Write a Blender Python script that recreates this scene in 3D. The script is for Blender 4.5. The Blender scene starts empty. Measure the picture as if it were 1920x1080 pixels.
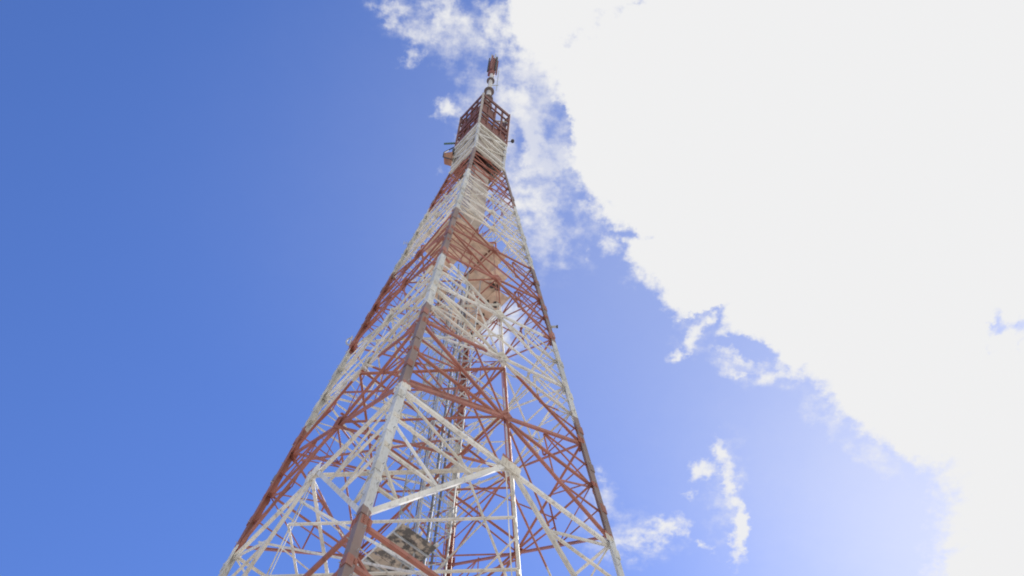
import bpy, bmesh, math, random
from mathutils import Vector, Matrix
C = bpy.context.scene
COL = C.collection
random.seed(7)

# ------------------------------------------------------------------ camera, world, sun, exposure
EYE = 1.6                                   # eye height; tower heights below are counted from the eye
cam_d = bpy.data.cameras.new('camera')
cam_d.sensor_width = 36.0
cam_d.lens = 47.38
cam_d.clip_start = 0.1
cam_d.clip_end = 12000.0
cam = bpy.data.objects.new('camera', cam_d)
COL.objects.link(cam)
R_ = Vector((0.98838209, -0.14813573, 0.03400949)).normalized()
F_ = Vector((0.03821648, 0.45879175, 0.88772159)).normalized()
U_ = R_.cross(F_).normalized()
M = Matrix.Identity(4)
for i in range(3):
    M[i][0], M[i][1], M[i][2] = R_[i], U_[i], -F_[i]
M.translation = Vector((0.004, -39.594, EYE))
cam.matrix_world = M
C.camera = cam

SUN_EL, SUN_AZ = math.radians(45.0), math.radians(40.0)      # azimuth clockwise from +Y
sun_d = bpy.data.lights.new('sun', 'SUN')
sun_d.energy = 3.8
sun_d.angle = math.radians(0.55)
sun_d.color = (1.0, 0.95, 0.87)
sun = bpy.data.objects.new('sun', sun_d)
COL.objects.link(sun)
sdir = Vector((math.sin(SUN_AZ)*math.cos(SUN_EL), math.cos(SUN_AZ)*math.cos(SUN_EL), math.sin(SUN_EL)))
sun.rotation_euler = sdir.to_track_quat('Z', 'Y').to_euler()
sun.location = sdir*400

C.view_settings.view_transform = 'Standard'
C.view_settings.look = 'None'
C.view_settings.exposure = 0.9
C.view_settings.gamma = 1.0
C.view_settings.use_curve_mapping = False
C.render.film_transparent = False
C.cycles.filter_width = 1.9

SKY_STRENGTH = 0.115
CLOUD = 4.06          # cloud radiance before the background strength
W = bpy.data.worlds.new('World')
C.world = W
W.use_nodes = True
nt = W.node_tree
for n in list(nt.nodes):
    nt.nodes.remove(n)

def N(t, **kw):
    n = nt.nodes.new(t)
    for k, v in kw.items():
        setattr(n, k, v)
    return n
def lk(a, b):
    nt.links.new(a, b)
def val(sock, v):
    if isinstance(v, (int, float)):
        sock.default_value = v
    else:
        lk(v, sock)
def mth(op, a, b=None, c=None, clamp=False):
    n = N('ShaderNodeMath', operation=op, use_clamp=clamp)
    val(n.inputs[0], a)
    if b is not None: val(n.inputs[1], b)
    if c is not None: val(n.inputs[2], c)
    return n.outputs[0]
def vmath(op, a, b=None):
    n = N('ShaderNodeVectorMath', operation=op)
    for i, v in enumerate((a, b)):
        if v is None: continue
        if isinstance(v, (tuple, list)): n.inputs[i].default_value = v
        else: lk(v, n.inputs[i])
    return n
def noise(vec, scale, detail, rough, dist=0.0):
    n = N('ShaderNodeTexNoise')
    n.noise_dimensions = '3D'
    lk(vec, n.inputs['Vector'])
    n.inputs['Scale'].default_value = scale
    n.inputs['Detail'].default_value = detail
    n.inputs['Roughness'].default_value = rough
    n.inputs['Distortion'].default_value = dist
    return n
def smooth(x, lo, hi):
    n = N('ShaderNodeMapRange', interpolation_type='SMOOTHSTEP')
    lk(x, n.inputs[0])
    n.inputs[1].default_value = lo; n.inputs[2].default_value = hi
    n.inputs[3].default_value = 0.0; n.inputs[4].default_value = 1.0
    return n.outputs[0]

sky = N('ShaderNodeTexSky', sky_type='NISHITA')
sky.sun_disc = False
sky.sun_elevation = SUN_EL
sky.sun_rotation = SUN_AZ
sky.altitude = 600.0
sky.air_density = 1.0
sky.dust_density = 0.45
sky.ozone_density = 10.0

# the cloud layer: every view direction meets a flat layer overhead at (x/z, y/z)
tc = N('ShaderNodeTexCoord')
nrm = vmath('NORMALIZE', tc.outputs['Generated']).outputs[0]
sx = N('ShaderNodeSeparateXYZ'); lk(nrm, sx.inputs[0])
zc = mth('MAXIMUM', sx.outputs[2], 0.05)
cu = mth('DIVIDE', sx.outputs[0], zc)
cv = mth('DIVIDE', sx.outputs[1], zc)
cb = N('ShaderNodeCombineXYZ'); lk(cu, cb.inputs[0]); lk(cv, cb.inputs[1])
P0 = cb.outputs[0]
# billowing: shift the layer by two sizes of noise
w1 = noise(P0, 26.0, 3.0, 0.6)
w2 = noise(P0, 95.0, 4.0, 0.65)
o1 = vmath('MULTIPLY', vmath('SUBTRACT', w1.outputs['Color'], (.5, .5, .5)).outputs[0], (.030, .030, 0)).outputs[0]
o2 = vmath('MULTIPLY', vmath('SUBTRACT', w2.outputs['Color'], (.5, .5, .5)).outputs[0], (.020, .020, 0)).outputs[0]
P = vmath('ADD', vmath('ADD', P0, o1).outputs[0], o2).outputs[0]

# long edge of the big cloud bank
EA, ED, EN = (0.00452, 0.30084), (0.78772, 0.61604), (0.61604, -0.78772)
EDGE = [(-0.0688, 0.0439), (-0.0394, 0.0293), (-0.009, 0.0086), (0.0208, -0.0085), (0.0562, -0.0049), (0.0893, -0.0241), (0.119, -0.0455), (0.1449, -0.0517), (0.1783, -0.0468), (0.21, -0.066), (0.2448, -0.0611), (0.2665, -0.071), (0.2798, -0.0694), (0.2922, -0.0316), (0.3155, -0.0478), (0.344, -0.0305), (0.3704, -0.0342), (0.3962, -0.0257), (0.4228, -0.0204), (0.4449, -0.0286), (0.4813, -0.0214), (0.5201, -0.0097), (0.5575, -0.005), (0.5921, -0.0326), (0.6374, -0.0737), (0.6705, -0.1035)]
rel = vmath('SUBTRACT', P, (EA[0], EA[1], 0)).outputs[0]
s_ = vmath('DOT_PRODUCT', rel, (ED[0], ED[1], 0)).outputs['Value']
t_ = vmath('DOT_PRODUCT', rel, (EN[0], EN[1], 0)).outputs['Value']
S0, S1, T0, T1 = -0.08, 0.68, -0.12, 0.06
fc = N('ShaderNodeFloatCurve')
cm = fc.mapping
cm.use_clip = True
cv_ = cm.curves[0]
pts = [((a-S0)/(S1-S0), (b-T0)/(T1-T0)) for a, b in EDGE]
cv_.points[0].location = (0.0, pts[0][1]); cv_.points[1].location = (1.0, pts[-1][1])
for a, b in pts:
    cv_.points.new(a, b)
for pt in cv_.points:
    pt.handle_type = 'VECTOR'
cm.update()
sn = mth('DIVIDE', mth('SUBTRACT', s_, S0), S1-S0, clamp=True)
lk(sn, fc.inputs['Value'])
tc0 = mth('MULTIPLY_ADD', fc.outputs[0], T1-T0, T0)
# crisp edge, turning into a soft veil towards its low end
veil = smooth(s_, 0.50, 0.60)
wid = mth('MULTIPLY_ADD', veil, 0.050, 0.022)
Fm = mth('DIVIDE', mth('SUBTRACT', t_, tc0), wid)
Fm = mth('MINIMUM', mth('MAXIMUM', Fm, -1.0), 1.0)

WISPS = [(0.2649, 0.679, 0.0245, 0.0066, 1.2084, 0.8), (0.2832, 0.7269, 0.0484, 0.0068, 1.3446, 0.9), (0.2473, 0.6499, 0.0205, 0.0061, 1.2383, 0.6), (0.2366, 0.6739, 0.014, 0.0094, 2.2134, 0.75), (0.2323, 0.6995, 0.0059, 0.0048, 1.2938, 0.4), (0.2223, 0.7389, 0.0176, 0.0121, 2.7045, 0.75), (0.2006, 0.7552, 0.0227, 0.0134, 2.7162, 0.4), (0.2563, 0.7515, 0.0121, 0.0048, -2.9695, 0.5), (0.152, 0.6987, 0.0105, 0.0058, 1.3889, 0.3), (-0.0816, 0.2999, 0.0159, 0.0084, -2.6658, 0.35), (-0.0609, 0.3198, 0.0128, 0.0105, 1.8898, 0.4), (-0.0433, 0.2959, 0.0162, 0.014, 2.886, 0.45), (0.0002, 0.2994, 0.0249, 0.0122, 1.4312, 0.4), (-0.0293, 0.3669, 0.0115, 0.0083, 1.7666, 0.6), (-0.0172, 0.3943, 0.0217, 0.0059, 1.7648, 0.5), (0.2039, 0.5352, 0.0238, 0.007, 1.7853, 0.8), (0.1986, 0.5557, 0.0082, 0.0052, 2.5224, 0.6), (0.2123, 0.5191, 0.0102, 0.0062, 1.326, 0.8), (0.2458, 0.5492, 0.0211, 0.0061, -2.9436, 0.55), (0.2748, 0.5641, 0.0196, 0.0062, -3.0559, 0.5), (0.2541, 0.565, 0.0183, 0.0042, 3.0787, 0.45), (0.0329, 0.5557, 0.0204, 0.0186, 2.851, 0.45), (0.1028, 0.4717, 0.0115, 0.0067, 2.5591, 0.5), (0.1145, 0.4624, 0.0145, 0.0096, 1.3765, 0.5), (0.0386, 0.4151, 0.0368, 0.0129, 1.292, 0.5), (0.0243, 0.3494, 0.0261, 0.0104, 1.421, 0.5), (0.0493, 0.4418, 0.0173, 0.0094, 2.9744, 0.5)]
GAPS = [(0.0519, 0.3717, 0.0151, 0.0101, 1.5571, 0.8), (0.0285, 0.3854, 0.0153, 0.0059, 1.4218, 0.9), (0.058, 0.4143, 0.0188, 0.0065, 2.8248, 0.7), (0.0765, 0.442, 0.0085, 0.0069, 1.3972, 0.6), (0.1342, 0.4494, 0.0157, 0.0057, 3.0798, 0.5), (0.0693, 0.2829, 0.0241, 0.014, 2.4391, 0.4), (0.1002, 0.2626, 0.0134, 0.0074, 2.4443, 0.45), (0.0507, 0.304, 0.0092, 0.0053, 1.4012, 0.3), (0.129, 0.4229, 0.0085, 0.0077, 1.2469, 0.35), (0.4435, 0.479, 0.0154, 0.0061, 1.2345, 0.75), (0.4612, 0.4802, 0.0144, 0.0084, 2.5583, 0.7), (0.4736, 0.501, 0.023, 0.0053, 1.2441, 0.5), (0.4499, 0.5076, 0.0116, 0.0061, 1.2064, 0.4), (0.0906, 0.4649, 0.0219, 0.0145, 3.0921, 0.6), (0.2531, 0.5411, 0.0186, 0.0081, -2.9835, 0.4)]
VEILS = [(0.0428, 0.3867, 0.1125, 0.0444, 1.335, 0.88), (0.0352, 0.3258, 0.0384, 0.037, 1.4389, 0.8), (0.0745, 0.4617, 0.048, 0.0337, 3.0902, 0.75), (-0.0422, 0.3041, 0.0565, 0.0314, -2.946, 0.58), (-0.01, 0.3594, 0.0483, 0.0229, 1.6026, 0.46), (0.0353, 0.5569, 0.0319, 0.0309, 2.5596, 0.6), (0.1883, 0.7561, 0.0539, 0.0367, 2.978, 0.5), (0.1537, 0.7163, 0.0355, 0.0217, 1.3891, 0.4), (0.2573, 0.559, 0.0477, 0.0172, -2.8574, 0.52), (0.2042, 0.5283, 0.0354, 0.0251, 1.5398, 0.45), (0.2655, 0.6878, 0.0761, 0.0239, 1.3838, 0.35), (0.3276, 0.5963, 0.0318, 0.0143, -2.4389, 0.4), (0.1449, 0.4821, 0.0282, 0.0138, -2.5272, 0.5), (0.3849, 0.6318, 0.0424, 0.015, -2.6152, 0.5)]
def blob(b, grow):
    m = N('ShaderNodeMapping', vector_type='TEXTURE')
    lk(P, m.inputs[0])
    m.inputs[1].default_value = (b[0], b[1], 0)
    m.inputs[2].default_value = (0, 0, b[4])
    m.inputs[3].default_value = (b[2]*grow, b[3]*grow, 1)
    ln = vmath('LENGTH', m.outputs[0]).outputs['Value']
    return mth('MULTIPLY', mth('SUBTRACT', 1.0, ln), b[5])
Fw = None
for b in WISPS:
    v = blob(b, 1.25)
    Fw = v if Fw is None else mth('MAXIMUM', Fw, v)
Fw = mth('MAXIMUM', Fw, -0.8)
Gp = None
for b in GAPS:
    v = mth('MAXIMUM', mth('MULTIPLY', blob(b, 1.7), 1.25), 0.0)
    Gp = v if Gp is None else mth('ADD', Gp, v)
Vl = None
for b in VEILS:
    v = mth('MAXIMUM', blob(b, 1.25), 0.0)
    Vl = v if Vl is None else mth('MAXIMUM', Vl, v)
fb = noise(P0, 72.0, 8.0, 0.60)
fb2 = noise(P0, 22.0, 4.0, 0.55)
n1 = mth('SUBTRACT', fb.outputs['Fac'], 0.5)
n2 = mth('SUBTRACT', fb2.outputs['Fac'], 0.5)
nz = mth('ADD', mth('MULTIPLY', n1, 1.1), mth('MULTIPLY', n2, 0.5))
Dm = mth('SUBTRACT', mth('MULTIPLY_ADD', nz, 1.0, Fm), Gp)
am = smooth(Dm, -0.06, 0.58)
Dw = mth('SUBTRACT', mth('MULTIPLY_ADD', nz, 1.3, Fw), mth('MULTIPLY', Gp, 0.8))
aw = mth('MULTIPLY', smooth(Dw, -0.06, 0.70), 0.95)
Dv = mth('MULTIPLY', smooth(mth('SUBTRACT', mth('MULTIPLY_ADD', nz, 1.5, mth('MULTIPLY', Vl, 1.3)), mth('MULTIPLY', Gp, 0.7)), 0.0, 1.0), smooth(Vl, 0.0, 0.25))
cover = mth('MULTIPLY', mth('MULTIPLY', mth('SUBTRACT', 1.0, am), mth('SUBTRACT', 1.0, aw)), mth('SUBTRACT', 1.0, mth('MULTIPLY', Dv, 0.68)))
al = mth('SUBTRACT', 1.0, cover, clamp=True)
# thin milky haze thickening towards the cloud bank and the sun
HZ_A, HZ_B = 0.25, 0.36
hz = mth('ADD', mth('MULTIPLY', mth('MULTIPLY', smooth(t_, -0.42, 0.02), smooth(s_, -0.22, 0.30)), HZ_A), mth('MULTIPLY', mth('MULTIPLY', smooth(s_, 0.26, 0.62), smooth(t_, -0.30, -0.02)), HZ_B))
al = mth('SUBTRACT', 1.0, mth('MULTIPLY', mth('SUBTRACT', 1.0, al), mth('SUBTRACT', 1.0, hz)), clamp=True)
mix = N('ShaderNodeMix', data_type='RGBA')
lk(al, mix.inputs[0])
SKY_TINT = (0.76, 0.765, 0.96)
tint = vmath('MULTIPLY', sky.outputs[0], SKY_TINT)      # the camera's cool white balance
lk(tint.outputs[0], mix.inputs[6])
mix.inputs[7].default_value = (CLOUD, CLOUD, CLOUD*1.005, 1)
bg = N('ShaderNodeBackground')
lk(mix.outputs[2], bg.inputs[0])
bg.inputs[1].default_value = SKY_STRENGTH
wo = N('ShaderNodeOutputWorld')
lk(bg.outputs[0], wo.inputs[0])

# ------------------------------------------------------------------ materials
def new_mat(name):
    m = bpy.data.materials.new(name)
    m.use_nodes = True
    b = m.node_tree.nodes['Principled BSDF']
    return m, m.node_tree, b
def mnode(t, typ, **kw):
    n = t.nodes.new(typ)
    for k, v in kw.items():
        setattr(n, k, v)
    return n
BANDS = [38.2, 49.5, 59.4, 67.6, 77.4, 87.6, 94.1, 100.0]    # paint changes colour at these heights
def band_paint(name, start_red, red, white, rough=0.6, streak=(3.0, 3.0, 0.8), lo=0.56, hi=0.74, amt=0.6, grime=(0.13, 0.075, 0.05)):
    """steel paint in red and white bands up the tower, chipped and rust stained"""
    m, t, b = new_mat(name)
    tc = mnode(t, 'ShaderNodeTexCoord')
    sep = mnode(t, 'ShaderNodeSeparateXYZ')
    t.links.new(tc.outputs['Object'], sep.inputs[0])
    ns = mnode(t, 'ShaderNodeTexNoise')
    t.links.new(tc.outputs['Object'], ns.inputs['Vector'])
    ns.inputs['Scale'].default_value = 2.2; ns.inputs['Detail'].default_value = 5; ns.inputs['Roughness'].default_value = 0.65
    ma = mnode(t, 'ShaderNodeMath', operation='MULTIPLY_ADD')
    t.links.new(ns.outputs['Fac'], ma.inputs[0]); ma.inputs[1].default_value = 0.5; ma.inputs[2].default_value = -0.25
    add = mnode(t, 'ShaderNodeMath', operation='ADD')
    t.links.new(sep.outputs[2], add.inputs[0]); t.links.new(ma.outputs[0], add.inputs[1])
    dv = mnode(t, 'ShaderNodeMath', operation='MULTIPLY')
    t.links.new(add.outputs[0], dv.inputs[0]); dv.inputs[1].default_value = 1/130.0
    rp = mnode(t, 'ShaderNodeValToRGB')
    rp.color_ramp.interpolation = 'CONSTANT'
    e = rp.color_ramp.elements
    e[0].position = 0.0; e[0].color = (1, 1, 1, 1) if start_red else (0, 0, 0, 1)
    st = start_red
    e[1].position = (BANDS[0]+EYE)/130; e[1].color = (0, 0, 0, 1) if st else (1, 1, 1, 1)
    st = not st
    for h in BANDS[1:]:
        st = not st
        x = e.new((h+EYE)/130); x.color = (1, 1, 1, 1) if st else (0, 0, 0, 1)
    t.links.new(dv.outputs[0], rp.inputs[0])
    oi = mnode(t, 'ShaderNodeObjectInfo')
    # each member fades a little differently
    def pair(c1, c2):
        mx = mnode(t, 'ShaderNodeMix', data_type='RGBA')
        t.links.new(oi.outputs['Random'], mx.inputs[0])
        mx.inputs[6].default_value = (*c1, 1); mx.inputs[7].default_value = (*c2, 1)
        return mx.outputs[2]
    r_, w_ = pair(*red), pair(*white)
    mx = mnode(t, 'ShaderNodeMix', data_type='RGBA')
    t.links.new(rp.outputs[0], mx.inputs[0]); t.links.new(w_, mx.inputs[6]); t.links.new(r_, mx.inputs[7])
    # rust and grime in streaks
    mp = mnode(t, 'ShaderNodeMapping'); mp.inputs[3].default_value = streak
    t.links.new(tc.outputs['Object'], mp.inputs[0])
    n2 = mnode(t, 'ShaderNodeTexNoise'); t.links.new(mp.outputs[0], n2.inputs['Vector'])
    n2.inputs['Scale'].default_value = 1.7; n2.inputs['Detail'].default_value = 6; n2.inputs['Roughness'].default_value = 0.7
    rr = mnode(t, 'ShaderNodeMapRange'); rr.inputs[1].default_value = lo; rr.inputs[2].default_value = hi
    rr.inputs[3].default_value = 0; rr.inputs[4].default_value = amt
    t.links.new(n2.outputs['Fac'], rr.inputs[0])
    m2 = mnode(t, 'ShaderNodeMix', data_type='RGBA')
    t.links.new(rr.outputs[0], m2.inputs[0]); t.links.new(mx.outputs[2], m2.inputs[6]); m2.inputs[7].default_value = (*grime, 1)
    # old and newer coats: whole members and long patches differ in value
    mp3 = mnode(t, 'ShaderNodeMapping'); mp3.inputs[3].default_value = (0.9, 0.9, 0.45)
    t.links.new(tc.outputs['Object'], mp3.inputs[0])
    n3 = mnode(t, 'ShaderNodeTexNoise'); t.links.new(mp3.outputs[0], n3.inputs['Vector']); n3.inputs['Scale'].default_value = 0.9; n3.inputs['Detail'].default_value = 3
    v1 = mnode(t, 'ShaderNodeMath', operation='MULTIPLY_ADD'); t.links.new(oi.outputs['Random'], v1.inputs[0]); v1.inputs[1].default_value = 0.28; v1.inputs[2].default_value = 0.42
    v2 = mnode(t, 'ShaderNodeMath', operation='MULTIPLY_ADD'); t.links.new(n3.outputs['Fac'], v2.inputs[0]); v2.inputs[1].default_value = 0.85; t.links.new(v1.outputs[0], v2.inputs[2])
    hs = mnode(t, 'ShaderNodeHueSaturation'); t.links.new(v2.outputs[0], hs.inputs['Value']); t.links.new(m2.outputs[2], hs.inputs['Color'])
    t.links.new(hs.outputs['Color'], b.inputs['Base Color'])
    b.inputs['Roughness'].default_value = rough
    return m
RED = ((0.40, 0.145, 0.10), (0.31, 0.13, 0.108))
WHITE = ((0.68, 0.65, 0.57), (0.63, 0.64, 0.63))
M_PAINT = band_paint('tower_paint', True, RED, WHITE, lo=0.52, hi=0.72, amt=0.62)
M_LEGRED = band_paint('leg_red_paint', True, ((0.33, 0.125, 0.09), (0.29, 0.12, 0.095)), ((0.55, 0.56, 0.54), (0.55, 0.56, 0.54)), 0.6, (5.0, 5.0, 1.1), 0.52, 0.64, 0.55, (0.20, 0.16, 0.14))
M_LEG = band_paint('leg_paint', True, ((0.22, 0.155, 0.145), (0.22, 0.155, 0.145)), ((0.55, 0.58, 0.60), (0.55, 0.58, 0.60)),
                   0.6, (6.0, 6.0, 1.6), 0.50, 0.66, 0.5, (0.22, 0.20, 0.19))

def plain(name, c1, c2, scale=3.0, rough=0.6, metallic=0.0, lo=0.4, hi=0.62, detail=5, vary=0.0):
    m, t, b = new_mat(name)
    tc = mnode(t, 'ShaderNodeTexCoord')
    ns = mnode(t, 'ShaderNodeTexNoise'); t.links.new(tc.outputs['Object'], ns.inputs['Vector'])
    ns.inputs['Scale'].default_value = scale; ns.inputs['Detail'].default_value = detail; ns.inputs['Roughness'].default_value = 0.6
    rr = mnode(t, 'ShaderNodeMapRange'); rr.inputs[1].default_value = lo; rr.inputs[2].default_value = hi
    t.links.new(ns.outputs['Fac'], rr.inputs[0])
    mx = mnode(t, 'ShaderNodeMix', data_type='RGBA'); t.links.new(rr.outputs[0], mx.inputs[0])
    mx.inputs[6].default_value = (*c1, 1); mx.inputs[7].default_value = (*c2, 1)
    out = mx.outputs[2]
    if vary:
        oi = mnode(t, 'ShaderNodeObjectInfo')
        vr = mnode(t, 'ShaderNodeMapRange'); vr.inputs[3].default_value = 1.0-vary; vr.inputs[4].default_value = 1.0+vary*0.5
        t.links.new(oi.outputs['Random'], vr.inputs[0])
        hs = mnode(t, 'ShaderNodeHueSaturation'); t.links.new(vr.outputs[0], hs.inputs['Value']); t.links.new(out, hs.inputs['Color'])
        out = hs.outputs['Color']
    t.links.new(out, b.inputs['Base Color'])
    b.inputs['Roughness'].default_value = rough; b.inputs['Metallic'].default_value = metallic
    return m
M_TAN = plain('tan_deck', (0.80, 0.65, 0.52), (0.50, 0.39, 0.31), 2.4, 0.7, 0, 0.44, 0.68, 7, 0.2)
M_PEEL = plain('peeling_deck', (0.52, 0.45, 0.38), (0.13, 0.125, 0.125), 3.0, 0.8, 0, 0.44, 0.54, 7, 0.2)
M_BEIGE = plain('beige_sheet', (0.54, 0.49, 0.44), (0.42, 0.38, 0.36), 1.1, 0.6, 0, 0.4, 0.62, 5, 0.2)
M_REDSHEET = plain('red_sheet', (0.20, 0.075, 0.06), (0.13, 0.055, 0.048), 1.3, 0.6, 0, 0.4, 0.62, 5, 0.3)
M_REDRAIL = plain('red_rail', (0.20, 0.068, 0.056), (0.12, 0.05, 0.045), 1.6)
M_GREYPOST = plain('grey_post', (0.45, 0.42, 0.40), (0.36, 0.33, 0.32), 2.0)
M_GALV = plain('galvanised', (0.46, 0.50, 0.54), (0.34, 0.37, 0.41), 2.0, 0.7, 0.0)
M_DARK = plain('dark_cable', (0.03, 0.03, 0.035), (0.05, 0.045, 0.05), 3.0)
M_CABLE = plain('grey_cable', (0.10, 0.10, 0.11), (0.15, 0.14, 0.15), 3.0)
M_FLANGE = plain('flange_steel', (0.11, 0.09, 0.095), (0.16, 0.12, 0.12), 3.0)
M_MASTW = plain('mast_white', (0.60, 0.60, 0.60), (0.48, 0.48, 0.50), 2.0, 0.4)
M_MASTRED = plain('mast_red', (0.26, 0.085, 0.075), (0.17, 0.06, 0.055), 2.0)
M_TEAL = plain('teal_metal', (0.06, 0.16, 0.15), (0.09, 0.14, 0.14), 4.0)
M_RUST = plain('rusty_box', (0.36, 0.17, 0.09), (0.26, 0.11, 0.07), 4.0)
M_CONC = plain('concrete', (0.42, 0.40, 0.37), (0.34, 0.32, 0.29), 1.5, 0.9)
M_GROUND = plain('ground_dirt', (0.36, 0.33, 0.30), (0.29, 0.27, 0.24), 0.15, 0.95)

# ------------------------------------------------------------------ helpers
def link(name, me, parent=None):
    o = bpy.data.objects.new(name, me)
    COL.objects.link(o)
    if parent is not None:
        o.parent = parent
    return o
def to_mesh(name, bm, mat):
    bmesh.ops.recalc_face_normals(bm, faces=bm.faces)
    me = bpy.data.meshes.new(name)
    bm.to_mesh(me); bm.free()
    me.materials.append(mat)
    return me
def thing(name, label, cat, loc, rz=0.0, group=None):
    o = bpy.data.objects.new(name, None)
    COL.objects.link(o)
    o.empty_display_size = 0.3
    o.location = loc; o.rotation_euler = (0, 0, rz)
    o['label'] = label; o['category'] = cat
    if group: o['group'] = group
    return o
def loft(bm, rings, cap=True):
    vs = [[bm.verts.new(p) for p in r] for r in rings]
    n = len(vs[0])
    for a, b in zip(vs, vs[1:]):
        for i in range(n):
            bm.faces.new((a[i], a[(i+1) % n], b[(i+1) % n], b[i]))
    if cap:
        bm.faces.new(list(reversed(vs[0]))); bm.faces.new(vs[-1])
def box_between(bm, p, q, u, v, w, d):
    """bar of section w (along u) by d (along v) from p to q"""
    u, v = u.normalized()*w/2, v.normalized()*d/2
    loft(bm, [[c-u-v, c+u-v, c+u+v, c-u+v] for c in (p, q)])
def angle_bar(bm, p, q, n, w, off=0.0):
    """L section: one leg flat in the face (normal n), the other pointing inward"""
    ax = (q-p).normalized()
    s = ax.cross(n).normalized()
    if s.z < 0: s = -s
    n = s.cross(ax).normalized() * (1 if s.cross(ax).dot(n) > 0 else -1)
    t = w*0.16
    prof = [(0, 0), (w, 0), (w, -t), (t, -t), (t, -w*0.75), (0, -w*0.75)]
    rings = []
    for c in (p, q):
        rings.append([c + s*(a-w/2) + n*(b+off) for a, b in prof])
    loft(bm, rings)
def tube(bm, pts, r, seg=8, cap=True):
    pts = [Vector(p) for p in pts]
    rs = r if isinstance(r, (list, tuple)) else [r]*len(pts)
    rings = []
    prev = None
    for i, p in enumerate(pts):
        d = (pts[min(i+1, len(pts)-1)] - pts[max(i-1, 0)])
        d = d.normalized() if d.length > 1e-9 else Vector((0, 0, 1))
        a = Vector((1, 0, 0)) if abs(d.x) < 0.9 else Vector((0, 1, 0))
        if prev is not None: a = prev
        u = (a - d*a.dot(d)).normalized(); prev = u
        v = d.cross(u)
        rings.append([p + (u*math.cos(k*2*math.pi/seg) + v*math.sin(k*2*math.pi/seg))*rs[i] for k in range(seg)])
    loft(bm, rings, cap)
def lathe(bm, prof, seg=20, c=Vector((0, 0, 0))):
    loft(bm, [[c + Vector((r*math.cos(k*2*math.pi/seg), r*math.sin(k*2*math.pi/seg), z)) for k in range(seg)] for r, z in prof])
def box(bm, x0, x1, y0, y1, z0, z1):
    loft(bm, [[Vector((x0, y0, z)), Vector((x1, y0, z)), Vector((x1, y1, z)), Vector((x0, y1, z))] for z in (z0, z1)])

# ------------------------------------------------------------------ ground (out of frame; it throws light up at the steel)
bm = bmesh.new()
g = 3000.0
n_ = 12
vs = [[bm.verts.new((-g+2*g*i/n_, -g+2*g*j/n_, 0)) for j in range(n_+1)] for i in range(n_+1)]
for i in range(n_):
    for j in range(n_):
        bm.faces.new((vs[i][j], vs[i+1][j], vs[i+1][j+1], vs[i][j+1]))
gr = link('ground', to_mesh('ground', bm, M_GROUND)); gr['kind'] = 'structure'

# ------------------------------------------------------------------ the tower
PHI = -0.213
tower = thing('lattice_tower', 'tall red and white steel lattice tower tapering to a red crown and white mast', 'tower', (0, 0, 0), PHI)
R0, R1, KZ = 16.234, 2.022, 95.143
def rad(h):
    return R0 + (R1-R0)*h/KZ if h < KZ else R1
def pn(h):                       # near leg axis point, in tower axes
    return Vector((0, -rad(h), h+EYE))
def pr(h):                       # right leg axis point
    return Vector((rad(h), 0, h+EYE))
def onface(u, h):
    return pn(h).lerp(pr(h), u)
slope = (R0-R1)/KZ/math.sqrt(2)
def fnorm(h):
    return Vector((1, -1, (slope*math.sqrt(2)) if h < KZ else 0)).normalized()

def four(name, me, parent=None, faces=(0, 1, 2, 3)):
    """the same piece on each of the four faces (or legs)"""
    out = []
    for k in faces:
        o = link(name, me, parent or tower)
        o.rotation_euler = (0, 0, k*math.pi/2)
        out.append(o)
    return out

# legs: heavy angles, heel outward
def legw(h):
    if h < 60: return 0.36
    if h < 80: return 0.36 - 0.08*(h-60)/20
    if h < 95: return 0.28 - 0.08*(h-80)/15
    return 0.19
bm = bmesh.new()
rings = []
a = Vector((1, 1, 0)).normalized(); b = Vector((-1, 1, 0)).normalized()
inn = Vector((0, 1, 0))
for h in (-1.6, 20, 38, 49.5, 60, 70, 80, 90, KZ, 100.2):
    w = legw(h); t = w*0.13; c = pn(h) - inn*0.06
    rings.append([c, c+a*w, c+a*w+b*t, c+a*t+b*t, c+b*w+a*t, c+b*w])
loft(bm, rings)
leg_me = to_mesh('leg', bm, M_LEG)
leg_me2 = leg_me.copy(); leg_me2.materials.clear(); leg_me2.materials.append(M_LEGRED)
legs = four('leg', leg_me)
legs[2].data = leg_me2; legs[3].data = leg_me2          # back and left legs keep a redder coat

def sbar(name, p, q, n, w, off, mat=None, faces=(0, 1, 2, 3)):
    bm = bmesh.new()
    angle_bar(bm, p, q, n, w, off)
    return four(name, to_mesh(name, bm, mat or M_PAINT), None, faces)

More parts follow.
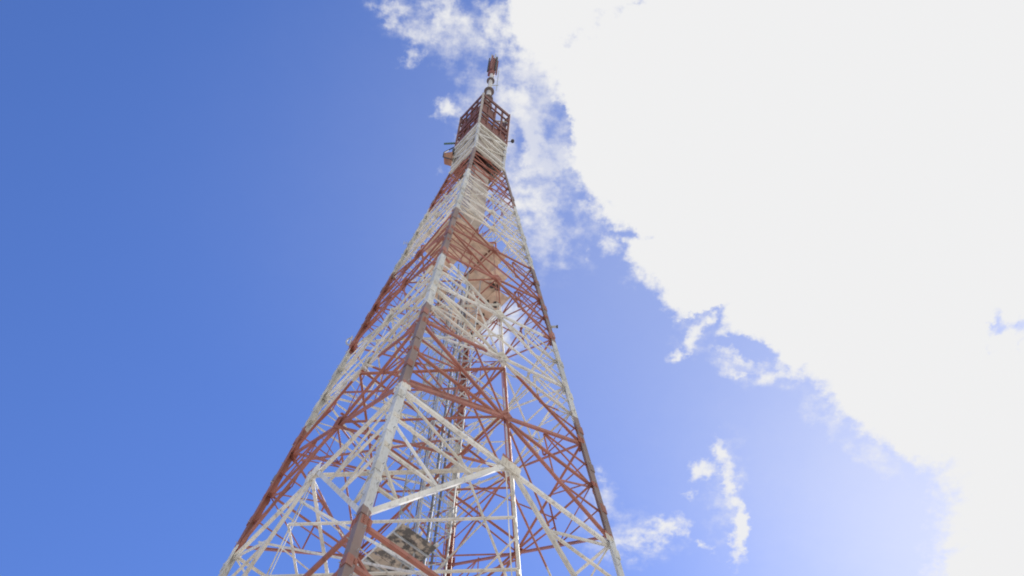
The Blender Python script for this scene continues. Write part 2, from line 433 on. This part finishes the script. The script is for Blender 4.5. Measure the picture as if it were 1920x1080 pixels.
LAM = [-1.6, 20.0, 38.0, 49.7]                       # panels with an inverted V
XP = [49.9, 57.6, 63.1, 68.5, 73.5, 77.8, 81.2, 84.2, 86.8, 89.0, 91.2, 93.2, 95.2]
def mw(h):                                            # main member width at height h
    return 0.21 if h < 50 else 0.19 - 0.10*min(1, (h-50)/38)
for i, (h0, h1) in enumerate(zip(LAM, LAM[1:])):
    hm = (h0+h1)/2; n = fnorm(hm); w = mw(hm)
    apex = onface(0.5, h1)
    sbar('diagonal_brace', pn(h0), apex, n, w, -0.05)
    sbar('diagonal_brace', apex, pr(h0), n, w, -0.05)
    sbar('horizontal_beam', pn(h1-0.35), pr(h1-0.35), n, w, -0.09)
    if i == 1:
        sbar('horizontal_beam', pn(h1-3.0), pr(h1-3.0), n, w, -0.09)
    if i == 2:
        sbar('post', onface(0.485, h1-0.3), onface(0.485, h0-0.35), n, w*0.3, -0.13)
        sbar('post', onface(0.515, h1-0.3), onface(0.515, h0-0.35), n, w*0.3, -0.13)
        fr = (0.22, 0.48, 0.73)
    elif i == 1:
        fr = (0.45, 0.65)
    else:
        fr = ()
    prevn = None
    for f in fr:
        h = h0 + (h1-h0)*f
        u = 0.5*f
        # point on the inverted-V member at this height (straight from pn(h0) to apex)
        for side in (0, 1):
            leg = pn(h) if side == 0 else pr(h)
            dg = (pn(h0) if side == 0 else pr(h0)).lerp(apex, f)
            sbar('strut', leg, dg, n, 0.15, -0.11)
            hn = h + (h1-h0)*0.24
            leg2 = pn(hn) if side == 0 else pr(hn)
            sbar('strut', dg, leg2, n, 0.12, -0.15)

for i, (h0, h1) in enumerate(zip(XP, XP[1:])):
    hm = (h0+h1)/2; n = fnorm(hm); w = mw(hm)
    sbar('diagonal_brace', pn(h0), pr(h1), n, w, -0.03)
    sbar('diagonal_brace', pn(h1), pr(h0), n, w, -0.10)
    # crossing point of the two diagonals
    r0, r1 = rad(h0), rad(h1)
    f = r0/(r0+r1)
    ctr = pn(h0).lerp(pr(h1), f)
    hc = ctr.z-EYE
    sbar('horizontal_beam', pn(hc), pr(hc), n, w*0.9, -0.16)
    if i % 2 == 1:
        sbar('horizontal_beam', pn(h1), pr(h1), n, w*0.8, -0.16)
    if i < 6:
        hb = XP[i-1] if i else 49.35
        if i:
            q0, q1 = rad(XP[i-1]), rad(h0)
            low = pn(XP[i-1]).lerp(pr(h0), q0/(q0+q1))
        else:
            low = onface(0.5, 49.35)
        sbar('post', ctr, low, n, w*0.32, -0.20)
    if i < 8:
        ws = w*0.55
        for side in (0, 1):
            A0, A1 = (pn(h0), pn(h1)) if side == 0 else (pr(h0), pr(h1))
            leg = pn if side == 0 else pr
            for end, he in ((A0, h0), (A1, h1)):
                mid = end.lerp(ctr, 0.5)
                sbar('strut', leg(mid.z-EYE), mid, n, ws, -0.18)
                hc_pt = leg(hc).lerp(ctr, 0.5)
                if i < 6:
                    sbar('strut', mid, leg(hc), n, ws*0.85, -0.22)

# thin ties filling each half panel
for i, (h0, h1) in enumerate(list(zip(XP, XP[1:]))[:9]):
    n = fnorm(h0); wt = 0.07 if i < 5 else 0.055
    r0, r1 = rad(h0), rad(h1)
    ctr = pn(h0).lerp(pr(h1), r0/(r0+r1)); hc = ctr.z-EYE
    m = {}
    for side, leg in ((0, pn), (1, pr)):
        m[side, 0], m[side, 1] = leg(h0).lerp(ctr, 0.5), leg(h1).lerp(ctr, 0.5)
        hq = leg(hc).lerp(ctr, 0.5)
        sbar('tie_bar', m[side, 0], hq, n, wt, -0.24)
        sbar('tie_bar', hq, m[side, 1], n, wt, -0.24)

# shaft above the kink
for h0, h1 in ((95.2, 97.6), (97.6, 100.0)):
    n = fnorm(97); w = 0.12
    sbar('diagonal_brace', pn(h0), pr(h1), n, w, 0.06)
    sbar('diagonal_brace', pn(h1), pr(h0), n, w, 0.03)
for h, w in ((94.6, 0.22), (95.7, 0.2), (97.5, 0.24), (98.8, 0.2), (99.75, 0.34)):
    sbar('horizontal_beam', pn(h), pr(h), fnorm(97), w, 0.10)

# plan bracing at the horizontal levels: a diamond between the face middles and a cross
def lbar(name, p, q, w, mat=M_PAINT, faces=(0, 1, 2, 3)):
    bm = bmesh.new()
    angle_bar(bm, p, q, Vector((0, 0, -1)), w, 0)
    return four(name, to_mesh(name, bm, mat), None, faces)
rot90 = Matrix.Rotation(math.pi/2, 3, 'Z')
for h in (37.4, 49.1, 59.1, 67.2, 77.0, 86.5):
    m0 = onface(0.5, h); m1 = rot90 @ m0
    lbar('plan_brace', m0, m1, mw(h)*0.8)
for h in (37.3, 54.6, 59.2, 66.5):
    m0 = onface(0.5, h); m2 = Vector((-m0.x, -m0.y, m0.z))
    lbar('plan_brace', m0, m2, mw(h)*0.8, faces=(0,))
    m0.z += 0.3; m2.z += 0.3
    lbar('plan_brace', m0, m2, mw(h)*0.8, faces=(1,))
for h in (41.5, 45.2, 54.0, 63.1, 71.0):
    m0 = onface(0.5, h); lbar('plan_brace', m0, rot90 @ m0, mw(h)*0.55)
# stays from the lift guide out to the faces, at every crossing level
for i, (h0, h1) in enumerate(list(zip(XP, XP[1:]))[:6]):
    hc = h0 + (h1-h0)*rad(h0)/(rad(h0)+rad(h1))
    lbar('stay', Vector((0.65, -0.65, hc+EYE+0.4)), onface(0.5, hc), 0.07)
    lbar('stay', Vector((0.0, -1.3, hc+EYE+0.8)), onface(0.25, hc), 0.06)
for h in (39.0, 42.5, 46.0):
    lbar('stay', Vector((0.65, -0.65, h+EYE+0.4)), onface(0.5, h+1.2), 0.07)
# hip braces from each X down to the next face's middle
for ha, hb in ((53.6, 49.1), (60.2, 54.0), (66.0, 60.0), (47.0, 38.0)):
    lbar('hip_brace', onface(0.5, ha), rot90 @ onface(0.5, hb), 0.11)
    lbar('hip_brace', onface(0.27, ha), rot90 @ onface(0.3, hb), 0.09)

# gusset plates on the legs and at the crossings
def plate(p, n, up, w, h, off, t, bolts=True):
    bm = bmesh.new()
    s = up.cross(n).normalized(); up = up.normalized(); n = n.normalized()
    prof = [(-w/2, -h/2), (w/2, -h/2*0.7), (w/2, h/2*0.7), (-w/2, h/2)]
    loft(bm, [[p + s*x + up*y + n*(off+z) for x, y in prof] for z in (0, t)])
    if bolts:
        for ix in (-0.25, 0.2):
            for iy in (-0.3, -0.1, 0.1, 0.3):
                c = p + s*ix*w + up*iy*h*0.85 + n*(off+t)
                q = 0.035
                loft(bm, [[c + s*a_*q + up*b_*q + n*z for a_, b_ in ((-1, -1), (1, -1), (1, 1), (-1, 1))] for z in (-0.004, 0.03)])
    return bm
nodes = [35.0, 37.7, 40.9, 43.6, 46.4, 49.6] + [x for pq in zip(XP[:9], [(x+y)/2 for x, y in zip(XP[:9], XP[1:10])]) for x in pq][1:]
for h in nodes:
    n = fnorm(h); w = legw(h)
    big = (h in XP) or h > 90 or abs(h-49.6) < .01 or abs(h-37.7) < .01
    pw, ph = (w*1.25, w*1.9) if big else (w*0.95, w*1.25)
    up = (pn(h+1)-pn(h)).normalized()
    d = (pr(h)-pn(h)).normalized()
    up2 = (pr(h+1)-pr(h)).normalized()
    me1 = to_mesh('gusset_plate', plate(pn(h)+d*pw*0.56, n, up, pw, ph, 0.02, 0.03), M_PAINT)
    me2 = to_mesh('gusset_plate', plate(pr(h)-d*pw*0.56, n, up2, pw, ph, 0.02, 0.03), M_PAINT)
    for k in range(4):
        o = link('gusset_plate', me1, legs[k]); o.rotation_euler = (0, 0, k*math.pi/2)
        o = link('gusset_plate', me2, legs[(k+1) % 4]); o.rotation_euler = (0, 0, k*math.pi/2)
for i, (h0, h1) in enumerate(list(zip(XP, XP[1:]))[:7]):
    r0, r1 = rad(h0), rad(h1)
    ctr = pn(h0).lerp(pr(h1), r0/(r0+r1))
    s = 0.8 - 0.05*i
    four('crossing_plate', to_mesh('crossing_plate', plate(ctr, fnorm(h0), Vector((0.5, 0.5, 1)), s*0.8, s, -0.006, 0.03), M_PAINT))
four('crossing_plate', to_mesh('crossing_plate', plate(onface(0.5, 49.4), fnorm(49), Vector((0.1, 0.1, 1)), 1.1, 0.9, 0.0, 0.03), M_PAINT))
# gusset plates were made in the leg's own turn, so undo the leg's turn for them
for lg in legs:
    for ch in lg.children:
        ch.rotation_euler = (0, 0, ch.rotation_euler.z - lg.rotation_euler.z)

# splice covers lapped round the heel of every leg
h = 31.5
while h < 92:
    w = legw(h)*0.72
    bm = bmesh.new()
    rings = []
    for hh in (h-0.32, h+0.32):
        c = pn(hh) - inn*0.06
        o_ = -inn*0.05
        rings.append([c+o_, c+o_+a*w, c+a*w+a*0.02, c+inn*0.01, c+b*w+b*0.02, c+o_+b*w])
    loft(bm, rings)
    me = to_mesh('splice_plate', bm, M_LEGRED if random.random() < 0.5 else M_LEG)
    for k, lg in enumerate(legs):
        link('splice_plate', me, lg)
    h += 3.4

# step bolts up every leg
bm = bmesh.new()
h = 30.0
k = 0
while h < 94:
    c = pn(h) - inn*0.06
    side = a if k % 2 else b
    q = c + side*legw(h)*0.7
    out = Vector((side.y, -side.x, 0)) if k % 2 else Vector((-side.y, side.x, 0))
    box_between(bm, q, q + out*0.13, Vector((0, 0, 1)), side, 0.03, 0.03)
    h += 0.8; k += 1
me = to_mesh('step_bolts', bm, M_GALV)
for i, lg in enumerate(legs):
    o = link('step_bolts', me, lg); o['kind'] = 'stuff'

# footings
bm = bmesh.new()
pf = pn(-1.6)
lathe(bm, [(1.6, -0.3), (1.6, 0.5), (1.2, 0.9)], 4, Vector((pf.x, pf.y, 0)))
four('footing', to_mesh('footing', bm, M_CONC))

# central lift guide: four rails, frames, cables and a ladder
SH = 1.3
bm = bmesh.new()
angle_bar(bm, Vector((SH, 0, 0)), Vector((SH, 0, 78)), Vector((1, 0, 0)), 0.085, 0)
four('guide_rail', to_mesh('guide_rail', bm, M_GALV))
bm = bmesh.new()
angle_bar(bm, Vector((SH/2, SH/2-0.1, 0)), Vector((SH/2, SH/2-0.1, 78)), Vector((1, 1, 0)), 0.06, 0)
four('guide_rail', to_mesh('guide_rail', bm, M_GALV))
bm = bmesh.new()
c4 = [Vector((SH*math.cos(k*math.pi/2), SH*math.sin(k*math.pi/2), 0)) for k in range(4)]
for k in range(4):
    p, q = c4[k], c4[(k+1) % 4]
    box_between(bm, p, q, Vector((0, 0, 1)), (q-p).cross(Vector((0, 0, 1))), 0.07, 0.05)
    box_between(bm, p, q+Vector((0, 0, 2.0)), Vector((0, 0, 1)), (q-p).cross(Vector((0, 0, 1))), 0.04, 0.03)
fr_me = to_mesh('guide_frame', bm, M_GALV)
z = 2.0
while z < 76.0:
    o = link('guide_frame', fr_me, tower); o.location = (0, 0, z)
    z += 2.0
for (x, y, r, z1) in ((0.62, -0.3, 0.06, 77), (0.2, -0.1, 0.035, 77), (-0.4, -0.45, 0.03, 77)):
    bm = bmesh.new(); tube(bm, [(x, y, 0.1), (x+0.03, y, 40), (x, y, z1)], r, 6)
    link('cable', to_mesh('cable', bm, M_CABLE), tower)
# ladder up the back leg
bm = bmesh.new()
def pb(h): return Vector((0, rad(h)-0.7, h+EYE))
for s in (-0.24, 0.24):
    box_between(bm, pb(-1.5)+Vector((s, 0, 0)), pb(94)+Vector((s, 0, 0)), Vector((1, 0, 0)), Vector((0, 1, 0)), 0.06, 0.06)
link('ladder_rail', to_mesh('ladder_rail', bm, M_PAINT), tower)
bm = bmesh.new()
h = -1.2
while h < 94:
    p = pb(h); box_between(bm, p-Vector((.24, 0, 0)), p+Vector((.24, 0, 0)), Vector((0, 1, 0)), Vector((0, 0, 1)), .035, .035); h += 0.4
o = link('ladder_rungs', to_mesh('ladder_rungs', bm, M_PAINT), tower); o['kind'] = 'stuff'

# decks.  s, t run along the two face directions
def st(s, t, z):
    q = math.sqrt(0.5)
    return Vector(((s+t)*q, (s-t)*q, z))
def deck_plate(name, s0, s1, t0, t1, z, th, mat, parent, dz=0.0):
    bm = bmesh.new()
    ring = [(s0, t0), (s1, t0), (s1, t1), (s0, t1)]
    loft(bm, [[st(s, t, z+zz) for s, t in ring] for zz in (dz, dz+th)])
    return link(name, to_mesh(name, bm, mat), parent)
# upper tan deck at the fifth paint change
Z1 = 76.7 + EYE
bm = bmesh.new()
for s in (-3.2, -1.1, 1.0, 3.15):
    box_between(bm, st(s, -3.3 if s > -2 else -0.6, Z1+0.1), st(s, 3.3 if s < 2 else 1.2, Z1+0.1), Vector((0, 0, 1)), st(1, 0, 0), 0.18, 0.1)
upper = link('deck', to_mesh('deck', bm, M_TAN), tower)
upper['label'] = 'tan panelled deck with a square hatch, high inside the tower'
step = 1.07
holes = []
for i in range(6):
    for j in range(6):
        s0 = -3.22 + i*step; t0 = -3.22 + j*step
        sc, tcn = s0+step/2, t0+step/2
        x, y = (sc+tcn)*math.sqrt(.5), (sc-tcn)*math.sqrt(.5)
        if x > 3.0 or x < -2.1: continue              # open towards the right and left legs
        if -1.5 < x < 0.6 and -1.3 < y < 1.75: continue   # hatch
        jig = random.uniform(-0.012, 0.012)
        deck_plate('deck_panel', s0+0.008, s0+step-0.008, t0+0.008, t0+step-0.008, Z1, 0.03, M_TAN, upper, jig)
        holes.append((x, y))
for i, s0 in enumerate((-2.15, -0.01, 2.13)):
    bm = bmesh.new()
    box_between(bm, st(s0, -3.2 if s0 > -1 else -0.7, Z1-0.07), st(s0, 3.2 if s0 < 1 else 1.1, Z1-0.07), Vector((0, 0, 1)), st(1, 0, 0), 0.12, 0.07)
    link('joist', to_mesh('joist', bm, M_REDRAIL if i % 2 else M_TAN), upper)
for i, t0 in enumerate((-2.68, -1.6, 1.62, 2.66)):
    bm = bmesh.new()
    box_between(bm, st(-3.2 if t0 > 0 else 0.2, t0, Z1-0.16), st(3.2 if t0 < 1.2 else 1.0, t0, Z1-0.16), Vector((0, 0, 1)), st(0, 1, 0), 0.07, 0.05)
    link('batten', to_mesh('batten', bm, M_TAN), upper)
for (x, y, r, l) in ((1.95, 0.45, 0.17, .4), (2.3, 0.62, 0.19, .4), (2.1, 1.85, 0.2, .4), (-0.1, 2.35, 0.18, .4), (0.8, 3.1, 0.13, .4), (-0.3, 3.3, 0.14, .4), (1.2, 2.6, 0.12, .3), (0.35, 2.6, 0.11, .3), (0.3, 4.0, 0.14, .4), (1.6, 1.6, .09, .5)):  # black stubs standing in for the shade inside the deck's cable holes
    bm = bmesh.new(); tube(bm, [(x, y, Z1-l*0.5), (x, y, Z1+0.8)], r, 10)
    link('hole_shade_stub', to_mesh('hole_shade_stub', bm, M_DARK), upper)
# lower landing beside the lift guide, paint peeling off its underside
Z2 = 47.5 + EYE
bm = bmesh.new()
for s in (-2.25, -1.3, -0.4):
    box_between(bm, st(s, -1.6, Z2+0.13), st(s, 1.9, Z2+0.13), Vector((0, 0, 1)), st(1, 0, 0), 0.2, 0.09)
low = link('landing', to_mesh('landing', bm, M_PAINT), tower)
low['label'] = 'small landing whose grey and cream underside is peeling'
for i in range(2):
    for j in range(3):
        s0 = -2.3 + i*0.98; t0 = -1.35 + j*1.05
        deck_plate('deck_panel', s0+.01, s0+.97, t0+.01, t0+1.04, Z2, 0.035, M_PEEL, low, random.uniform(-.012, .012))

for t0 in (-0.8, 0.2, 1.2):
    bm = bmesh.new()
    box_between(bm, st(-2.3, t0, Z2-0.06), st(-0.35, t0, Z2-0.06), Vector((0, 0, 1)), st(0, 1, 0), 0.10, 0.06)
    link('joist', to_mesh('joist', bm, M_GALV), low)

# beige cabin near the top, inside the steel
cab_h0, cab_h1 = 85.5, 94.0
bm = bmesh.new()
cw = 0.68
loft(bm, [[st(-cw, -cw, z), st(cw, -cw, z), st(cw, cw, z), st(-cw, cw, z)] for z in (cab_h0+EYE, cab_h1+EYE)])
cabin = link('cabin', to_mesh('cabin', bm, M_BEIGE), tower)
for k in range(4):
    for j in range(5):
        bm = bmesh.new()
        z0 = cab_h0+EYE+j*1.7
        loft(bm, [[st(x, cw+0.012+y, z) for x, y in ((-cw+.03, 0), (cw-.03, 0), (cw-.03, 0.025), (-cw+.03, 0.025))] for z in (z0+.04, z0+1.66)])
        o = link('wall_panel', to_mesh('wall_panel', bm, M_BEIGE), cabin); o.rotation_euler = (0, 0, k*math.pi/2)
# sheeting behind the rails of the straight shaft
hw = R1/math.sqrt(2)
for k in range(4):
    for j, (za, zb) in enumerate(((94.7, 96.5), (96.53, 98.3), (98.33, 99.9))):
        for i in range(2):
            bm = bmesh.new()
            x0 = -hw+0.1 + i*(hw-0.1); x1 = x0 + hw-0.12
            y = hw-0.12 + random.uniform(-.01, .01)
            loft(bm, [[st(x, yy, z+EYE) for x, yy in ((x0, y), (x1, y), (x1, y+.02), (x0, y+.02))] for z in (za, zb)])
            o = link('wall_panel', to_mesh('wall_panel', bm, M_BEIGE), tower); o.rotation_euler = (0, 0, k*math.pi/2)

# red crown
crown_base = Vector((0, 0, 0))
bm = bmesh.new()
loft(bm, [[st(-hw+.05, -hw+.05, z), st(hw-.05, -hw+.05, z), st(hw-.05, hw-.05, z), st(-hw+.05, hw-.05, z)] for z in (100.0+EYE+.06, 100.12+EYE)])
crown = link('crown', to_mesh('crown', bm, M_REDSHEET), tower)
bm = bmesh.new()
box_between(bm, Vector((0, -R1, 99.9+EYE)), Vector((0, -R1, 106.9+EYE)), Vector((1, 0, 0)), Vector((0, 1, 0)), 0.17, 0.17)
me = to_mesh('corner_post', bm, M_REDRAIL)
for k, o in enumerate(four('corner_post', me, crown)):
    if k == 0:
        m2 = me.copy(); m2.materials.clear(); m2.materials.append(M_GREYPOST); o.data = m2
def crown_bar(name, u0, h0, u1, h1, w, off, k, mat=M_REDRAIL):
    """bar on crown face k; u from 0 (one corner) to 1 (next corner)"""
    bm = bmesh.new()
    A, B = Vector((0, -R1, 0)), Vector((R1, 0, 0))
    p = A.lerp(B, u0); p.z = h0+EYE
    q = A.lerp(B, u1); q.z = h1+EYE
    n = Vector((1, -1, 0)).normalized()
    ax = (q-p).normalized()
    box_between(bm, p+n*off, q+n*off, ax.cross(n), n, w, 0.10)
    o = link(name, to_mesh(name, bm, mat), crown); o.rotation_euler = (0, 0, k*math.pi/2)
def crown_sheet(u0, u1, h0, h1, k, off=-0.09):
    bm = bmesh.new()
    A, B = Vector((0, -R1, 0)), Vector((R1, 0, 0))
    n = Vector((1, -1, 0)).normalized()
    p, q = A.lerp(B, u0)+n*off, A.lerp(B, u1)+n*off
    loft(bm, [[p+Vector((0, 0, z+EYE)), q+Vector((0, 0, z+EYE)), q-n*.03+Vector((0, 0, z+EYE)), p-n*.03+Vector((0, 0, z+EYE))] for z in (h0, h1)])
    o = link('sheet_panel', to_mesh('sheet_panel', bm, M_REDSHEET), crown); o.rotation_euler = (0, 0, k*math.pi/2)
for k in range(4):
    crown_bar('rail', 0.03, 106.55, 0.97, 106.55, 0.5, 0.03, k)
    crown_bar('rail', 0.03, 105.2, 0.97, 105.2, 0.22, 0.02, k)
    crown_bar('rail', 0.03, 103.0, 0.97, 103.0, 0.32, 0.02, k)
    crown_bar('rail', 0.03, 102.1, 0.97, 102.1, 0.26, 0.02, k)
    crown_bar('rail', 0.03, 100.25, 0.97, 100.25, 0.4, 0.03, k)
    for u in (0.27, 0.5, 0.75):
        crown_bar('stanchion', u, 100.4, u, 106.4, 0.15, -0.035, k)
    crown_sheet(0.04, 0.96, 100.4, 102.0, k)
SHEETS = {0: [(0.05, 0.49, 103.1, 105.1), (0.05, 0.26, 105.3, 106.4), (0.51, 0.74, 102.2, 102.9), (0.05, .26, 102.2, 102.9), (0.28, 0.36, 105.3, 106.4)],
          3: [(0.04, 0.26, 103.1, 105.1), (0.28, 0.49, 103.1, 105.1), (0.51, 0.96, 103.1, 105.1), (0.51, 0.74, 105.3, 106.4), (0.03, 0.12, 105.3, 106.4), (0.76, 0.96, 102.2, 102.9), (0.28, .49, 102.2, 102.9), (0.86, 0.96, 105.3, 106.4)],
          1: [(0.05, 0.49, 102.2, 106.4), (0.76, 0.96, 102.2, 104.8)], 2: [(0.51, 0.96, 102.2, 106.4), (0.04, 0.26, 102.2, 105)]}
for k, rects in SHEETS.items():
    for r in rects:
        crown_sheet(*r, k)
crown_bar('brace', 0.52, 103.2, 0.95, 105.1, 0.09, -0.06, 0, M_GREYPOST)
crown_bar('brace', 0.76, 102.2, 0.96, 102.9, 0.07, -0.06, 0, M_REDRAIL)

# mast on the crown
bm = bmesh.new()
lathe(bm, [(0.26, 100.4+EYE), (0.26, 107.5+EYE), (0.22, 112+EYE), (0.18, 116+EYE), (0.16, 118+EYE)], 20)
mast = link('mast', to_mesh('mast', bm, M_MASTW), tower)
for h, r in ((109.3, 0.50), (111.2, 0.50), (113.2, 0.50), (116.1, 0.40)):
    bm = bmesh.new()
    lathe(bm, [(0.15, h+EYE-.05), (r*.9, h+EYE-.05), (r*.9, h+EYE+.07), (0.15, h+EYE+.07)], 24)
    link('flange', to_mesh('flange', bm, M_FLANGE), mast)
bm = bmesh.new()
lathe(bm, [(0.24, 117.9+EYE), (0.30, 118.2+EYE), (0.30, 122.0+EYE), (0.2, 122.3+EYE)], 16)
head = link('antenna_head', to_mesh('antenna_head', bm, M_MASTRED), mast)
for k in range(6):
    an = k*math.pi/3 + 0.4
    bm = bmesh.new()
    c = Vector((math.cos(an), math.sin(an), 0))
    box_between(bm, c*0.42+Vector((0, 0, 118.4+EYE)), c*0.42+Vector((0, 0, 122.2+EYE)), c, Vector((-c.y, c.x, 0)), 0.1, 0.16)
    box_between(bm, c*0.2+Vector((0, 0, 119+EYE)), c*0.4+Vector((0, 0, 119+EYE)), Vector((0, 0, 1)), Vector((-c.y, c.x, 0)), 0.08, 0.06)
    box_between(bm, c*0.2+Vector((0, 0, 121.4+EYE)), c*0.4+Vector((0, 0, 121.4+EYE)), Vector((0, 0, 1)), Vector((-c.y, c.x, 0)), 0.08, 0.06)
    link('antenna_bar', to_mesh('antenna_bar', bm, M_DARK if k % 2 else M_MASTRED), head)
for k, (x, y, hh) in enumerate(((-0.25, 0.0, 123.9), (0.12, -0.1, 123.6), (0.3, 0.15, 123.2))):
    bm = bmesh.new(); tube(bm, [(x, y, 122.0+EYE), (x, y, hh+EYE)], 0.06, 6)
    link('spike', to_mesh('spike', bm, M_GALV), head)
bm = bmesh.new(); tube(bm, [(0.62, 0, 113.4+EYE), (0.62, 0, 119+EYE)], 0.035, 6)
tube(bm, [(0.2, 0, 114.8+EYE), (0.75, 0, 114.8+EYE)], 0.05, 6)
link('feed_line', to_mesh('feed_line', bm, M_GALV), mast)

# ------------------------------------------------------------------ gear fixed to the tower
def tw(x, y, h):
    return Matrix.Rotation(PHI, 3, 'Z') @ Vector((x, y, h+EYE))
# yagi at the foot of the crown, sticking out left
y = thing('yagi_antenna', 'dark teal rod antenna sticking out left from the foot of the red crown', 'antenna', tw(-R1-0.05, 0, 101.0), PHI)
bm = bmesh.new(); box_between(bm, Vector((0.05, 0, 0)), Vector((-0.95, 0, 0)), Vector((0, 1, 0)), Vector((0, 0, 1)), 0.12, 0.14)
link('boom', to_mesh('boom', bm, M_TEAL), y)
for i in range(5):
    bm = bmesh.new(); x = -0.15 - i*0.19
    tube(bm, [(x, 0, -0.22+0.02*i), (x, 0, 0.22-0.02*i)], 0.03, 6)
    link('element', to_mesh('element', bm, M_TEAL), y)
bxx = thing('equipment_box', 'rusty orange brown box bracketed to the left corner just below the red crown', 'equipment box', tw(-R1-0.1, 0, 98.1), PHI)
bm = bmesh.new(); loft(bm, [[Vector((0.02, -0.3, z0)), Vector((-0.62, -0.3, z1)), Vector((-0.62, 0.3, z1)), Vector((0.02, 0.3, z0))] for z0, z1 in ((-1.3, -0.75), (0.3, 0.15))])
link('housing', to_mesh('housing', bm, M_RUST), bxx)
bm = bmesh.new(); tube(bm, [(0.05, -0.32, 1.2), (-0.66, -0.32, 0.18), (-0.66, -0.32, -0.75), (0.02, -0.33, -1.35)], 0.045, 6)
link('bracket', to_mesh('bracket', bm, M_DARK), bxx)
bm = bmesh.new(); box_between(bm, Vector((0.0, 0, 1.4)), Vector((0.0, 0, 0.4)), Vector((1, 0, 0)), Vector((0, 1, 0)), 0.16, 0.3)
link('clamp', to_mesh('clamp', bm, M_DARK), bxx)
l = thing('loop_antenna', 'small grey U shaped loop antenna on the outer edge of the left leg', 'antenna', tw(-rad(69.2)-0.05, 0, 69.2), PHI)
bm = bmesh.new()
tube(bm, [Vector((-0.12-0.26*math.sin(k*math.pi/10), 0, 0.42*math.cos(k*math.pi/10))) for k in range(11)], 0.055, 6)
link('loop', to_mesh('loop', bm, M_GALV), l)
bm = bmesh.new(); tube(bm, [(-0.12, 0.0, -0.5), (-0.12, 0.0, 0.62)], 0.05, 6); tube(bm, [(0.1, 0, -0.3), (-0.14, 0, -0.3)], 0.04, 6)
link('support', to_mesh('support', bm, M_MASTW), l)
w_ = thing('whip_antenna', 'pair of tiny thin whip rods beside the upper left leg', 'antenna', tw(-rad(82.6)-0.02, 0, 82.6), PHI)
bm = bmesh.new(); tube(bm, [(0.05, 0, 0), (-0.42, 0, 0)], 0.02, 6)
link('arm', to_mesh('arm', bm, M_GALV), w_)
for x in (-0.22, -0.4):
    bm = bmesh.new(); tube(bm, [(x, 0, -0.25), (x, 0, 0.3)], 0.018, 6)
    link('rod', to_mesh('rod', bm, M_GALV), w_)
s = thing('stub_antenna', 'short dark stub rod jutting out from the right leg', 'antenna', tw(rad(70)+0.02, 0, 70.0), PHI)
bm = bmesh.new(); tube(bm, [(-0.1, 0, 0), (0.38, 0, 0.0)], [0.09, 0.07], 8)
link('rod', to_mesh('rod', bm, M_GALV), s)
bm = bmesh.new(); tube(bm, [(0.34, 0, 0), (0.44, 0, 0)], [0.1, 0.1], 8)
link('end_cap', to_mesh('end_cap', bm, M_DARK), s)
b_ = thing('warning_lamp', 'small dark obstruction lamp on an arm at the right corner of the crown', 'lamp', tw(R1+0.05, 0, 100.8), PHI)
bm = bmesh.new(); tube(bm, [(-0.1, 0, 0), (0.42, 0, 0)], 0.03, 6)
link('arm', to_mesh('arm', bm, M_DARK), b_)
bm = bmesh.new(); lathe(bm, [(0.08, -0.12), (0.14, -0.1), (0.14, 0.12), (0.07, 0.22)], 12, Vector((0.42, 0, 0.05)))
link('housing', to_mesh('housing', bm, M_DARK), b_)
